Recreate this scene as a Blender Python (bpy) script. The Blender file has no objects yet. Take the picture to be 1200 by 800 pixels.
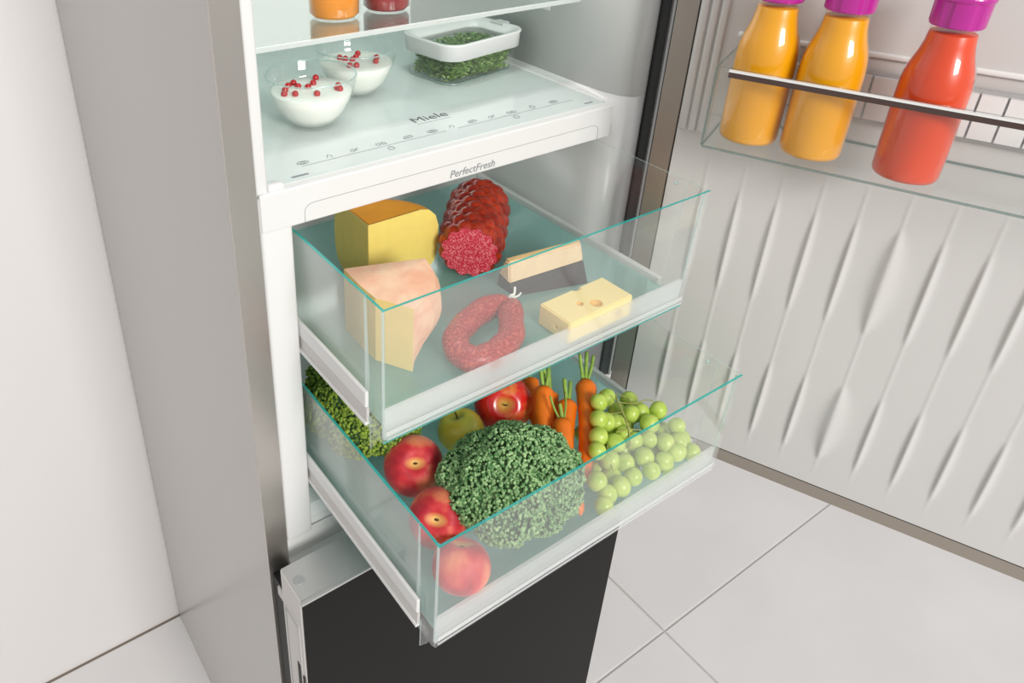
import bpy, bmesh, math, random
from mathutils import Vector, Matrix, noise
random.seed(7)
PI = math.pi
S = bpy.context.scene
C = S.collection

# ------------------------------------------------------------------ camera, world, light
cam = bpy.data.cameras.new('camera'); camo = bpy.data.objects.new('camera', cam); C.objects.link(camo)
camo.location = (-.2434, -.6655, 1.770); camo.rotation_euler = (1.0563, -.0173, -.5976)
cam.sensor_width = 36; cam.lens = 924.4/1200*36; cam.shift_x = (600-483.5)/1200; cam.shift_y = (277.3-400)/1200
cam.clip_start = .01
S.camera = camo
S.view_settings.view_transform = 'Standard'; S.view_settings.look = 'None'
S.view_settings.gamma = 1; S.view_settings.use_curve_mapping = False
S.view_settings.exposure = 0.0
w = bpy.data.worlds.new('world'); S.world = w; w.use_nodes = True
w.node_tree.nodes['Background'].inputs[0].default_value = (1, .99, .98, 1)
w.node_tree.nodes['Background'].inputs[1].default_value = 0.56
S.cycles.transparent_max_bounces = 40
S.cycles.max_bounces = 10

def area(name, loc, aim, size, power, col=(1, 1, 1)):
    l = bpy.data.lights.new(name, 'AREA'); l.shape = 'RECTANGLE'; l.size, l.size_y = size; l.energy = power; l.color = col
    o = bpy.data.objects.new(name, l); C.objects.link(o); o.location = loc
    o.rotation_euler = (Vector(aim)-Vector(loc)).to_track_quat('-Z', 'Y').to_euler()
    return o
area('studio_softbox', (-.05, -3.1, 2.70), (.2, 0, 1.15), (1.1, .9), 96, (1, .98, .95))
area('drawer_fill_light', (.30, .30, 1.40), (.30, .02, 1.22), (.36, .03), .28, (1, .99, .96))  # added fill under the cover plate, brightens the back of the upper drawer
area('interior_lamp', (.30, .12, 1.93), (.30, .22, 1.4), (.30, .08), 1.5, (1, .99, .97))

# ------------------------------------------------------------------ materials
MATS = {}
def newmat(n):
    m = bpy.data.materials.new(n); m.use_nodes = True; MATS[n] = m
    return m, m.node_tree.nodes, m.node_tree.links
def principled(n, col, rough=.5, metal=0, noise_scale=0, noise_amt=0, bump=0, bump_scale=100, coat=0, sss=0, sss_col=None, spec=.5, col2=None):
    m, N, L = newmat(n); b = N['Principled BSDF']
    b.inputs['Base Color'].default_value = (*col, 1); b.inputs['Roughness'].default_value = rough; b.inputs['Metallic'].default_value = metal
    b.inputs['Coat Weight'].default_value = coat; b.inputs['Specular IOR Level'].default_value = spec
    if sss:
        b.inputs['Subsurface Weight'].default_value = sss; b.inputs['Subsurface Radius'].default_value = sss_col or (1, .6, .3); b.inputs['Subsurface Scale'].default_value = .008
    if noise_scale:
        tc = N.new('ShaderNodeTexCoord'); t = N.new('ShaderNodeTexNoise'); t.inputs['Scale'].default_value = noise_scale; t.inputs['Detail'].default_value = 4
        L.new(tc.outputs['Object'], t.inputs['Vector'])
        r = N.new('ShaderNodeValToRGB'); r.color_ramp.elements[0].position = .35; r.color_ramp.elements[1].position = .65
        c2 = col2 or tuple(max(0, c*(1-noise_amt)) for c in col)
        r.color_ramp.elements[0].color = (*c2, 1); r.color_ramp.elements[1].color = (*col, 1)
        L.new(t.outputs['Fac'], r.inputs['Fac']); L.new(r.outputs['Color'], b.inputs['Base Color'])
    if bump:
        tc = N.new('ShaderNodeTexCoord'); t = N.new('ShaderNodeTexNoise'); t.inputs['Scale'].default_value = bump_scale
        L.new(tc.outputs['Object'], t.inputs['Vector']); bp = N.new('ShaderNodeBump'); bp.inputs['Strength'].default_value = bump; bp.inputs['Distance'].default_value = .002
        L.new(t.outputs['Fac'], bp.inputs['Height']); L.new(bp.outputs['Normal'], b.inputs['Normal'])
    return m
def clear(n, tint=(1, 1, 1), haze=0, haze_col=(1, 1, 1), base_refl=.04, edge_refl=.6, power=4, rough=.02):
    """clear plastic or glass sheet: tinted see-through + mirror reflection growing to grazing + a little milky haze"""
    m, N, L = newmat(n); N.remove(N['Principled BSDF']); out = N['Material Output']
    tr = N.new('ShaderNodeBsdfTransparent'); tr.inputs['Color'].default_value = (*tint, 1)
    gl = N.new('ShaderNodeBsdfGlossy'); gl.inputs['Roughness'].default_value = rough; gl.inputs['Color'].default_value = (1, 1, 1, 1)
    lw = N.new('ShaderNodeLayerWeight'); lw.inputs['Blend'].default_value = .5
    pw = N.new('ShaderNodeMath'); pw.operation = 'POWER'; pw.inputs[1].default_value = power; L.new(lw.outputs['Facing'], pw.inputs[0])
    ma = N.new('ShaderNodeMath'); ma.operation = 'MULTIPLY_ADD'; ma.inputs[1].default_value = edge_refl; ma.inputs[2].default_value = base_refl; L.new(pw.outputs[0], ma.inputs[0])
    body = tr.outputs[0]
    if haze:
        df = N.new('ShaderNodeBsdfDiffuse'); df.inputs['Color'].default_value = (*haze_col, 1)
        tl = N.new('ShaderNodeBsdfTranslucent'); tl.inputs['Color'].default_value = (*haze_col, 1)
        md = N.new('ShaderNodeMixShader'); md.inputs[0].default_value = .5; L.new(df.outputs[0], md.inputs[1]); L.new(tl.outputs[0], md.inputs[2])
        mh = N.new('ShaderNodeMixShader'); mh.inputs[0].default_value = haze; L.new(tr.outputs[0], mh.inputs[1]); L.new(md.outputs[0], mh.inputs[2]); body = mh.outputs[0]
    mx = N.new('ShaderNodeMixShader'); L.new(ma.outputs[0], mx.inputs[0]); L.new(body, mx.inputs[1]); L.new(gl.outputs[0], mx.inputs[2])
    L.new(mx.outputs[0], out.inputs['Surface'])
    return m
principled('wall_paint', (.80, .775, .765), .6, bump=.05, bump_scale=300)
principled('floor_tile', (.80, .785, .78), .45, noise_scale=3.0, noise_amt=.07, bump=.03, bump_scale=60)
principled('grout', (.60, .585, .57), .9)
principled('gap_shade_brown', (.22, .18, .145), .8)  # brown for the shaded gap at the wall foot
principled('steel_side', (.475, .46, .445), .26, .28, bump=.01, bump_scale=400)
principled('steel_trim', (.52, .49, .455), .30, .9)
principled('steel_bronze', (.34, .30, .26), .34, .75)
principled('white_plastic', (.735, .735, .725), .32)
principled('liner_white', (.80, .80, .79), .35)
principled('door_liner', (.575, .56, .545), .30)
principled('silver_plastic', (.46, .46, .455), .32, .35)
principled('silver_side', (.60, .58, .56), .4, .1)
principled('grey_plug', (.34, .35, .35), .4)
principled('dark_glass_front', (.008, .007, .0065), .5, spec=.15)
principled('rubber_gap_black', (.008, .008, .008), .6)  # freezer gaskets and grip slots, also the painted hinge-gap shade
principled('dark_gap', (.015, .013, .012), .7)
principled('chrome', (.8, .8, .8), .12, 1)
principled('chrome_dark_reflection', (.06, .035, .03), .3)  # dark half of the chrome rail's reflection, as colour
principled('print_grey', (.24, .26, .27), .6)
principled('print_dark', (.12, .13, .14), .6)
principled('shelf_white', (.64, .70, .685), .10, spec=.5)
clear('drawer_clear', (.99, 1, .998), .015, (.95, 1, 1), .03, .45, 4)
clear('drawer_side', (.98, .988, .987), .22, (.86, .87, .87), .04, .45, 4, .08)
clear('drawer_front', (.992, .997, .996), .058, (.97, .985, .985), .05, .45, 4, .06)  # white haze paints in the veil of reflected surroundings
clear('drawer_floor', (.76, .92, .90), .42, (.50, .80, .76), .04, .45, 3, .12)
clear('front_band', (.97, .98, .98), .50, (.97, .975, .975), .06, .4, 3, .1)
clear('teal_edge', (.20, .75, .72), .72, (.05, .60, .56), .06, .3, 3, .1)
clear('clear_edge', (.85, .95, .94), .30, (.80, .90, .89), .10, .4, 3, .1)
clear('bowl_glass', (.99, .997, .994), 0, (1, 1, 1), .035, .45, 4, .01)
clear('shelf_glass', (.80, .88, .86), .03, (.8, .9, .88), .10, .7, 2.5, .02)
clear('shelf_edge_white', (.7, .8, .78), .85, (.95, .97, .96), .1, .3)
clear('rack_clear', (.988, .992, .99), .012, (.9, .93, .92), .015, .28, 5, .04)
clear('rack_edge', (.45, .55, .53), .35, (.30, .40, .38), .08, .4, 3, .1)
clear('bottle_glass', (1, 1, 1), 0, (1, 1, 1), .04, .5, 3, .03)

# ------------------------------------------------------------------ mesh helpers
def mesh_obj(name, me, mat, parent=None, smooth=False, loc=None, rot=None):
    if smooth:
        for p in me.polygons: p.use_smooth = True
    if mat is not None:
        for mm in (mat if isinstance(mat, (list, tuple)) else [mat]): me.materials.append(MATS[mm])
    o = bpy.data.objects.new(name, me); C.objects.link(o)
    if parent: o.parent = parent
    if loc: o.location = loc
    if rot: o.rotation_euler = rot
    return o
def from_bm(name, bm, mat, parent=None, smooth=False, loc=None, rot=None):
    bmesh.ops.recalc_face_normals(bm, faces=bm.faces)
    me = bpy.data.meshes.new(name); bm.to_mesh(me); bm.free()
    return mesh_obj(name, me, mat, parent, smooth, loc, rot)
def tag(o, label=None, cat=None, group=None, kind=None):
    if label: o['label'] = label
    if cat: o['category'] = cat
    if group: o['group'] = group
    if kind: o['kind'] = kind
    return o
def empty(name, loc=(0, 0, 0), rot=(0, 0, 0), label=None, cat=None, group=None):
    o = bpy.data.objects.new(name, None); C.objects.link(o); o.location = loc; o.rotation_euler = rot; o.empty_display_size = .02
    return tag(o, label, cat, group)
def add_box(bm, x0, x1, y0, y1, z0, z1, mi=0):
    v = [bm.verts.new(p) for p in ((x0, y0, z0), (x1, y0, z0), (x1, y1, z0), (x0, y1, z0), (x0, y0, z1), (x1, y0, z1), (x1, y1, z1), (x0, y1, z1))]
    fs = []
    for i in ((0, 3, 2, 1), (4, 5, 6, 7), (0, 1, 5, 4), (1, 2, 6, 5), (2, 3, 7, 6), (3, 0, 4, 7)):
        f = bm.faces.new([v[k] for k in i]); f.material_index = mi; fs.append(f)
    return fs
def box(name, x, y, z, mat, parent=None, bev=0, seg=2):
    bm = bmesh.new(); add_box(bm, *x, *y, *z)
    if bev: bmesh.ops.bevel(bm, geom=bm.edges[:], offset=bev, segments=seg, affect='EDGES', profile=.5)
    return from_bm(name, bm, mat, parent, bool(bev and seg > 2))
def add_slab(bm, quad, thick, edges=(1, 1, 1, 1), m0=0, m1=1):
    """quad of 4 corner points, extruded by vector thick; edge k (corner k -> k+1) gets m1 when edges[k]"""
    a = [bm.verts.new(p) for p in quad]; b = [bm.verts.new(Vector(p)+Vector(thick)) for p in quad]
    bm.faces.new(a).material_index = m0; bm.faces.new(b[::-1]).material_index = m0
    for k in range(4):
        j = (k+1) % 4
        bm.faces.new((a[k], b[k], b[j], a[j])).material_index = int(edges[k])
def lathe_bm(prof, n=32, a0=0, a1=2*PI, bm=None):
    bm = bm or bmesh.new(); full = abs(a1-a0-2*PI) < 1e-6; rings = []
    for r, z in prof:
        if r < 1e-6: rings.append([bm.verts.new((0, 0, z))]); continue
        rings.append([bm.verts.new((r*math.cos(a0+(a1-a0)*k/n), r*math.sin(a0+(a1-a0)*k/n), z)) for k in range(n if full else n+1)])
    for A, B in zip(rings, rings[1:]):
        m = max(len(A), len(B)); cnt = m if full else m-1
        for k in range(cnt):
            j = (k+1) % m
            if len(A) == 1 and len(B) == 1: continue
            if len(A) == 1: bm.faces.new((A[0], B[j], B[k]))
            elif len(B) == 1: bm.faces.new((A[k], A[j], B[0]))
            else: bm.faces.new((A[k], A[j], B[j], B[k]))
    return bm
def add_tube(bm, pts, rad, n=8, cap=True, mi=0):
    pts = [Vector(p) for p in pts]; R = rad if isinstance(rad, (list, tuple)) else [rad]*len(pts)
    rings = []; up = Vector((0, 0, 1)); prev = None
    for i, p in enumerate(pts):
        t = (pts[min(i+1, len(pts)-1)]-pts[max(i-1, 0)]).normalized()
        if prev is None:
            u = t.cross(up) if abs(t.dot(up)) < .95 else t.cross(Vector((1, 0, 0)))
        else: u = prev-t*prev.dot(t)
        u.normalize(); prev = u; v = t.cross(u)
        rings.append([bm.verts.new(p+(u*math.cos(2*PI*k/n)+v*math.sin(2*PI*k/n))*R[i]) for k in range(n)])
    for A, B in zip(rings, rings[1:]):
        for k in range(n): bm.faces.new((A[k], A[(k+1) % n], B[(k+1) % n], B[k])).material_index = mi
    if cap: bm.faces.new(rings[0][::-1]).material_index = mi; bm.faces.new(rings[-1]).material_index = mi
    return bm
def spline(pts, k=6):
    P = [Vector(p) for p in pts]; out = []
    for i in range(len(P)-1):
        a, b, c, d = P[max(i-1, 0)], P[i], P[i+1], P[min(i+2, len(P)-1)]
        for s in range(k):
            t = s/k; out.append(.5*((2*b)+(c-a)*t+(2*a-5*b+4*c-d)*t*t+(3*b-a-3*c+d)*t**3))
    out.append(P[-1]); return out
def rrect(hx, hy, r, n=6):
    o = []
    for cx, cy, a in ((hx-r, hy-r, 0), (-hx+r, hy-r, PI/2), (-hx+r, -hy+r, PI), (hx-r, -hy+r, 1.5*PI)):
        for k in range(n+1):
            t = a+PI/2*k/n; o.append((cx+r*math.cos(t), cy+r*math.sin(t)))
    return o
def loft(bm, rings, cap0=True, cap1=True, mi=0):
    R = [[bm.verts.new(p) for p in r] for r in rings]
    for A, B in zip(R, R[1:]):
        n = len(A)
        for k in range(n): bm.faces.new((A[k], A[(k+1) % n], B[(k+1) % n], B[k])).material_index = mi
    if cap0: bm.faces.new(R[0][::-1]).material_index = mi
    if cap1: bm.faces.new(R[-1]).material_index = mi
    return R
def text_obj(name, body, size, loc, rot, mat, parent, bold=0, shear=0):
    cu = bpy.data.curves.new(name, 'FONT'); cu.body = body; cu.size = size; cu.extrude = .0001; cu.offset = bold; cu.shear = shear
    t = bpy.data.objects.new(name, cu); C.objects.link(t); bpy.context.view_layer.update()
    me = bpy.data.meshes.new_from_object(t.evaluated_get(bpy.context.evaluated_depsgraph_get()))
    bpy.data.objects.remove(t); me.materials.clear()
    return mesh_obj(name, me, mat, parent, False, loc, rot)
def struct(o): o['kind'] = 'structure'; return o

# ------------------------------------------------------------------ setting
YW = .6574
wall = struct(box('wall_back', (-2.6, 3.2), (YW, YW+.12), (0, 2.8), 'wall_paint'))
floor = struct(box('floor', (-2.6, 3.2), (-2.8, YW), (-.05, -.004), 'grout'))
tw, gap = .90, .005
tile_me = None
for i in range(-3, 3):
    for j in range(-2, 1):
        x0 = .964+i*tw; y0 = -.035+j*tw; y1 = min(y0+tw, YW)
        full = y1 == y0+tw
        if full and tile_me: t = bpy.data.objects.new('tile', tile_me); C.objects.link(t)
        else:
            bm = bmesh.new(); add_box(bm, gap/2, tw-gap/2, gap/2, y1-y0-(gap/2 if full else .0045), -.012, 0)
            bmesh.ops.bevel(bm, geom=[e for e in bm.edges if all(v.co.z > -.001 for v in e.verts)], offset=.0012, segments=1, affect='EDGES')
            t = from_bm('tile', bm, 'floor_tile')
            if full: tile_me = t.data
        t.parent = floor; t.location = (x0, y0, 0)

struct(box('wall_gap_shade_1', (-2.6, 3.2), (YW-.0045, YW), (-.004, .0015), 'gap_shade_brown'))  # dark strip put in as the shaded gap between floor and wall
# ------------------------------------------------------------------ refrigerator
fr = empty('refrigerator', (0, 0, 0), label='tall free-standing steel fridge freezer with its upper door swung open', cat='refrigerator')
box('side_panel', (0, .026), (.002, .652), (.0, 2.0), 'steel_side', fr)
box('side_panel', (.571, .597), (.002, .652), (.0, 2.0), 'steel_side', fr)
box('back_panel', (.026, .571), (.60, .652), (.0, 2.0), 'steel_side', fr)
box('top_panel', (.026, .571), (.002, .60), (1.955, 2.0), 'steel_side', fr)
box('base_panel', (.026, .571), (.06, .60), (0, .10), 'dark_gap', fr)
box('front_edge', (0, .0282), (-.002, .002), (.02, 2.0), 'steel_trim', fr)
# white liner
lin = box('liner', (.026, .571), (.50, .60), (.90, 1.955), 'liner_white', fr)
def lpart(x, y, z, bev=.003, name='liner_wall'): return box(name, x, y, z, 'white_plastic', lin, bev, 3)
lpart((.0282, .0415), (-.001, .50), (1.412, 1.955), .003)
lpart((.0282, .064), (-.0055, .50), (.915, 1.4155), .004)
# right front frame flares outward from the wall to the cabinet edge
bm = bmesh.new()
loft(bm, [[(.5345, .50, z), (.5345, .055, z), (.537, .03, z), (.544, .012, z), (.556, .002, z), (.575, -.001, z), (.5968, -.001, z), (.5968, .50, z)] for z in (.90, 1.4185)])
from_bm('liner_wall', bm, 'white_plastic', lin, True)
bm = bmesh.new()
loft(bm, [[(.552, .50, z), (.552, .075, z), (.554, .04, z), (.561, .015, z), (.571, .002, z), (.58, -.001, z), (.5968, -.001, z), (.5968, .50, z)] for z in (1.4186, 1.955)])
from_bm('liner_wall', bm, 'white_plastic', lin, True)
# sill under the drawers: a step with a rounded nose
bm = bmesh.new()
sec = [(.50, .955), (.06, .955), (.03, .953), (.012, .945), (.003, .932), (0, .918), (-.001, .880), (-.034, .872), (-.034, .84), (.50, .84)]
loft(bm, [[(x, y, z) for y, z in sec] for x in (.0282, .571)])
from_bm('sill', bm, 'white_plastic', lin, False)
bm = bmesh.new()
add_box(bm, .0284, .20, -.0014, -.0008, .9205, .9215); from_bm('sill_seam', bm, 'grey_plug', lin)
# hinge side: black strip put in as the gap's shade, bright strip, dark joint
g = box('hinge_gap_shade', (.597, .616), (-.004, .03), (.93, 1.97), 'rubber_gap_black', fr, .002)
box('hinge_bright_strip', (.6165, .6215), (-.006, .03), (.93, 1.97), 'silver_plastic', g)
box('hinge_dark_joint', (.6215, .634), (-.001, .03), (.93, 1.97), 'dark_gap', g)
# freezer door
fd = box('freezer_door', (0.0, .60), (-.0935, -.0375), (.05, .917), 'silver_side', fr, .002)
box('top_cap', (.0015, .5985), (-.0925, -.0385), (.9165, .9182), 'silver_plastic', fd)
box('front_sheet', (0.0015, .600), (-.0976, -.0936), (.05, .9135), 'dark_glass_front', fd, .0008, 1)
box('front_sheet_edge', (0.0, .60), (-.0980, -.0936), (.9137, .9172), 'silver_plastic', fd)
bm = lathe_bm([(0, .9194), (.0062, .9194), (.0068, .9186), (.0068, .9178)], 24); o = from_bm('plug', bm, 'grey_plug', fd, False, (.0125, -.066, 0))
gr = box('grip_recess', (-.0015, .0005), (-.086, -.048), (.30, .862), 'silver_side', fd)
box('grip_slot', (-.0022, -.0010), (-.082, -.074), (.30, .778), 'rubber_gap_black', gr)
box('grip_slot', (-.0022, -.0010), (-.0925, -.0885), (.30, .765), 'rubber_gap_black', gr)
bm = bmesh.new(); add_box(bm, -.0022, -.0012, -.0855, -.0848, .79, .860); add_box(bm, -.0022, -.0012, -.0855, -.050, .8595, .8602); add_box(bm, -.0022, -.0012, -.0508, -.050, .40, .8602)
from_bm('grip_outline', bm, 'grey_plug', gr)
box('freezer_gasket', (.0280, .58), (-.0372, -.003), (.07, .838), 'rubber_gap_black', fr)
box('hinge_block', (.001, .010), (-.0372, -.020), (.850, .866), 'silver_side', fr, .002)
box('freezer_gasket', (.004, .0278), (-.0370, -.0025), (.07, .868), 'rubber_gap_black', fr)
# open upper door (local: x from hinge side to free side, y = 0 inner face, positive outward, z up)
DA = math.atan2(-.920, .392)
HP = Vector((.6105-.175*.392, -.2292+.175*.920, .93))
door = box('door', (0, .60), (.002, .068), (0, 1.05), 'steel_side', fr, .002)
door.location = HP; door.rotation_euler = (0, 0, DA)
def rim(x, z): return box('door_rim', x, (-.0012, .006), z, 'steel_bronze', door, .0008, 1)
rim((0, .026), (0, 1.05)); rim((.574, .60), (0, 1.05)); rim((.026, .574), (0, .0215))
box('rim_joint', (.0260, .0275), (-.002, .004), (.0215, 1.05), 'dark_gap', door)
box('rim_joint', (.0275, .574), (-.002, .004), (.0212, .0236), 'dark_gap', door)
# inner panel with embossed ribs
ribs = [.1165+.0437*(k-5) for k in range(12)]
def rib_h(s, z):
    h = 0
    for k, c in enumerate(ribs):
        d = s-c
        if abs(d) > .03: continue
        top, bot = 1.397, .972
        e = min(1, max(0, (top-z)/.02))*min(1, max(0, (z-bot)/.03))
        h = max(h, .0007*e*math.exp(-(d/.0017)**2))
        big = (k == 5)
        for zc, hl in ((1.277, .072), (1.062, .062)):
            q = (z-zc)/hl
            if abs(q) < 1:
                en = (1-q*q)
                wid = (.0022 + (.0095 if big else .0016)*en)
                sd = wid if d > 0 else wid*.75
                h = max(h, (.0060 if big else .0042)*math.sqrt(en)*math.exp(-(abs(d)/sd)**1.6))
    return h
bm = bmesh.new()
NX, NZ = 300, 130; X0, X1, Z0, Z1 = .0275, .573, .0236, .4875
rows = []
for j in range(NZ+1):
    z = Z0+(Z1-Z0)*j/NZ
    rows.append([bm.verts.new((x, -.003-rib_h(x-.175, z+.93), z)) for x in (X0+(X1-X0)*i/NX for i in range(NX+1))])
for j in range(NZ):
    for i in range(NX): bm.faces.new((rows[j][i], rows[j][i+1], rows[j+1][i+1], rows[j+1][i]))
ip = from_bm('inner_panel', bm, 'door_liner', door, True)
box('inner_panel', (.0275, .573), (-.003, .004), (.4875, 1.04), 'door_liner', door)
for xx in ((.0290, .038), (.040, .049), (.051, .060)): box('side_ridge', xx, (-.0065, -.001), (.482, 1.04), 'door_liner', door, .0026, 4)
box('rack_ledge', (.075, .56), (-.008, -.002), (.604, .610), 'white_plastic', door, .002, 3)

# ------------------------------------------------------------------ compartment cover (glass plate with white fascia)
sh = empty('shelf_cover', (0, 0, 0), label='frosted glass cover plate with white fascia lying above the two open drawers', cat='shelf')
box('fascia', (.0295, .5305), (-.006, .012), (1.3745, 1.4176), 'white_plastic', sh, .0015)
box('glass_plate', (.0415, .528), (.006, .495), (1.409, 1.4180), 'shelf_white', sh, .0008, 1)
box('side_trim', (.5285, .5345), (.0125, .495), (1.40, 1.4192), 'white_plastic', sh, .002, 3)
box('side_trim', (.0415, .060), (-.0012, .010), (1.409, 1.423), 'white_plastic', sh, .003, 3)
# fascia relief line
pl = []
bm = bmesh.new()
path = [(.078, -.0061, 1.3745), (.078, -.0061, 1.387)] + [(.090-.012*math.cos(t), -.0061, 1.387+.009*math.sin(t)) for t in (PI*k/12 for k in range(1, 7))] + [(.495+.012*math.sin(t), -.0061, 1.387+.009*math.cos(t)) for t in (PI*k/12 for k in range(0, 7))] + [(.507, -.0061, 1.3745)]
add_tube(bm, path, .00035, 5); from_bm('relief_line', bm, 'grey_plug', sh)
text_obj('lettering', 'PerfectFresh', .0132, (.2655, -.0064, 1.3785), (PI/2, 0, 0), 'print_grey', sh, 0, .2)
text_obj('lettering', 'Miele', .0215, (.2715, .0765, 1.4182), (0, 0, 0), 'print_dark', sh, 0).scale = (1.15, 1, 1)
bm = bmesh.new()
add_box(bm, .098, .2900, .0355, .0361, 1.418, 1.4183); add_box(bm, .3066, .4968, .0355, .0361, 1.418, 1.4183)
add_box(bm, .272, .322, .0705, .0709, 1.418, 1.4183)
from_bm('scale_line', bm, 'print_grey', sh)
def icon(kind, x, y):
    bm = bmesh.new(); z = 1.4184; r = .0003
    def st(p, closed=True): add_tube(bm, [(x+a, y+b, z) for a, b in (p+[p[0]] if closed else p)], r, 4)
    if kind == 0: st([(.007*math.cos(t), .0035*math.sin(t)) for t in (2*PI*k/14 for k in range(14))]); st([(.003*math.cos(t), .0025*math.sin(t)) for t in (2*PI*k/10 for k in range(10))])
    elif kind == 1: st([(-.003, -.003), (0, .004), (.004, .001), (.002, -.004)], False)
    elif kind == 2: st([(-.006, -.002), (-.003, .003), (.002, .001), (.006, .004)], False); st([(-.004, -.003), (.001, -.001), (.004, .001)], False)
    elif kind == 3: st([(-.006, -.003), (-.006, .003), (-.002, .003), (-.002, -.003)]); st([(.001, -.003), (.001, .003), (.006, .001), (.006, -.003)])
    elif kind == 4: st([(-.007, -.002), (-.004, .003), (.004, .004), (.007, 0), (.003, -.003)]); st([(-.004, 0), (.004, .001)], False)
    else: st([(.004*math.cos(t), .004*math.sin(t)) for t in (2*PI*k/10 for k in range(10))]); st([(0, .004), (.002, .007)], False)
    from_bm('food_icon', bm, 'print_grey', sh)
for k, (x, kd) in enumerate(((.103, 0), (.135, 1), (.168, 2), (.203, 3), (.240, 4), (.275, 0), (.303, 1), (.335, 4), (.366, 2), (.398, 3), (.433, 5), (.470, 0))): icon(kd, x, .0435)
icon(5, .206, .0265); icon(5, .392, .0265)
bm = bmesh.new(); add_box(bm, .076, .0955, .0145, .0180, 1.418, 1.4183); from_bm('slider_mark', bm, 'print_grey', sh)
bm = bmesh.new(); add_box(bm, .500, .514, .0150, .0180, 1.418, 1.4183); from_bm('slider_mark', bm, 'print_grey', sh)

# upper glass shelf
us = empty('glass_shelf', (0, 0, 0), label='clear glass shelf with white front edge across the top of the picture', cat='shelf')
bm = bmesh.new(); add_box(bm, .0420, .5515, .0985, .495, 1.5285, 1.5325); from_bm('glass_plate', bm, 'shelf_glass', us)
box('front_edge', (.0420, .5515), (.0945, .0985), (1.5280, 1.5330), 'shelf_edge_white', us)
box('shelf_support', (.548, .5515), (.15, .19), (1.505, 1.5280), 'white_plastic', us)

# ------------------------------------------------------------------ drawers
XL, XR, T = .0686, .5313, .0030
def drawer(yf, seam, yb, zt, zfl, zb, label, be=1):
    d = empty('fridge_drawer', (0, 0, 0), label=label, cat='drawer', group='clear drawers pulled out of the fridge')
    xl0, xr0 = XL+.004, XR-.016
    bm = bmesh.new(); add_box(bm, xl0+T, xr0-T, seam-.024, yb-.003, zfl-.003, zfl); from_bm('drawer_floor', bm, 'drawer_floor', d)
    bm = bmesh.new(); add_slab(bm, [(xl0, seam+.001, zfl-.003), (xl0, yb, zfl-.003), (XL, yb, zt), (XL, seam+.001, zt)], (T, 0, 0), (0, 0, 1, 2)); from_bm('side_wall', bm, ['drawer_side', 'teal_edge', 'clear_edge'], d)
    bm = bmesh.new(); add_slab(bm, [(xr0, seam+.001, zfl-.003), (xr0, yb, zfl-.003), (XR, yb, zt), (XR, seam+.001, zt)], (-T, 0, 0), (0, 0, 1, 0)); from_bm('side_wall', bm, ['drawer_clear', 'clear_edge'], d)
    bm = bmesh.new(); add_slab(bm, [(xl0+T, yb-.003, zfl), (xr0-T, yb-.003, zfl), (XR-T, yb-.003, zt), (XL+T, yb-.003, zt)], (0, .0025, 0), (0, 0, 1, 0)); from_bm('back_wall', bm, ['drawer_side', 'teal_edge'], d)
    # front panel with two wings that run back to the seam
    bm = bmesh.new()
    add_slab(bm, [(XL+.001, yf, zb), (XR-.010, yf, zb), (XR, yf, zt), (XL, yf, zt)], (0, T, 0), (be, 0, 1, 0))
    add_slab(bm, [(XL, yf+T, zb), (XL, seam, zb), (XL, seam, zt), (XL, yf+T, zt)], (T, 0, 0), (0, 2, 1, 0))
    add_slab(bm, [(XR-.010, yf+T, zb), (XR-.010, seam, zb), (XR, seam, zt), (XR, yf+T, zt)], (-T, 0, 0), (0, 2, 2, 0))
    from_bm('front_panel', bm, ['drawer_front', 'teal_edge', 'clear_edge'], d)
    bm = bmesh.new()   # small fin below the left wing
    add_slab(bm, [(XL, seam-.010, zb+.020), (XL, seam-.010, zb-.024), (XL, yf+.010, zb-.002), (XL, yf+.010, zb+.020)], (-.0016, 0, 0), (1, 1, 0, 0)); from_bm('corner_fin', bm, ['drawer_clear', 'clear_edge'], d)
    bm = bmesh.new()   # vertical corner ribs
    add_tube(bm, [(XL+.0045, yf+.0055, zb+.002), (XL+.0035, yf+.0055, zt-.002)], .0016, 6); from_bm('corner_rib', bm, 'clear_edge', d)
    bm = bmesh.new()
    add_tube(bm, [(XR-.0135, yf+.0055, zb+.002), (XR-.0045, yf+.0055, zt-.002)], .0014, 6); from_bm('corner_rib', bm, 'clear_edge', d)
    # milky lower band behind the front
    fb = box('front_band', (XL+.004, XR-.014), (yf+T+.0004, yf+.0075), (zb+.001, zb+.038), 'front_band', d)
    bm = bmesh.new()
    for zz in (zb+.004, zb+.010, zb+.013): add_box(bm, XL+.004, XR-.012, yf-.0012, yf, zz, zz+.0012)
    from_bm('groove', bm, 'front_band', fb)
    # slide rails
    r = box('slide_rail', (XL-.0046, XL-.0004), (seam-.008, yb), (zfl+.014, zfl+.034), 'white_plastic', d, .001, 1)
    box('rail_foot', (XL-.0036, XL-.0004), (seam-.008, yb), (zfl-.004, zfl+.0138), 'silver_side', r)
    box('rail_lip', (XL-.0056, XL-.0004), (seam-.008, yb), (zfl-.008, zfl-.0042), 'white_plastic', r)
    r = box('slide_rail', (XR-.0148, XR-.0070), (seam+.004, yb), (zfl-.008, zfl+.006), 'white_plastic', d, .001, 1)
    for y in (seam+.012,):
        bm = lathe_bm([(0, .003), (.0022, .003), (.0026, 0), (0, 0)], 12); o = from_bm('stop_pin', bm, 'clear_edge', d, True, (XR-.0055, y, zt-.006), (0, -PI/2, 0))
    return d
drawer(-.172, -.139, .245, 1.3618, 1.218, 1.201, 'upper clear drawer holding the cheeses and sausages')
drawer(-.2706, -.2366, .16, 1.150, 1.012, .996, 'lower clear drawer holding fruit and vegetables', 0)

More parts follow.
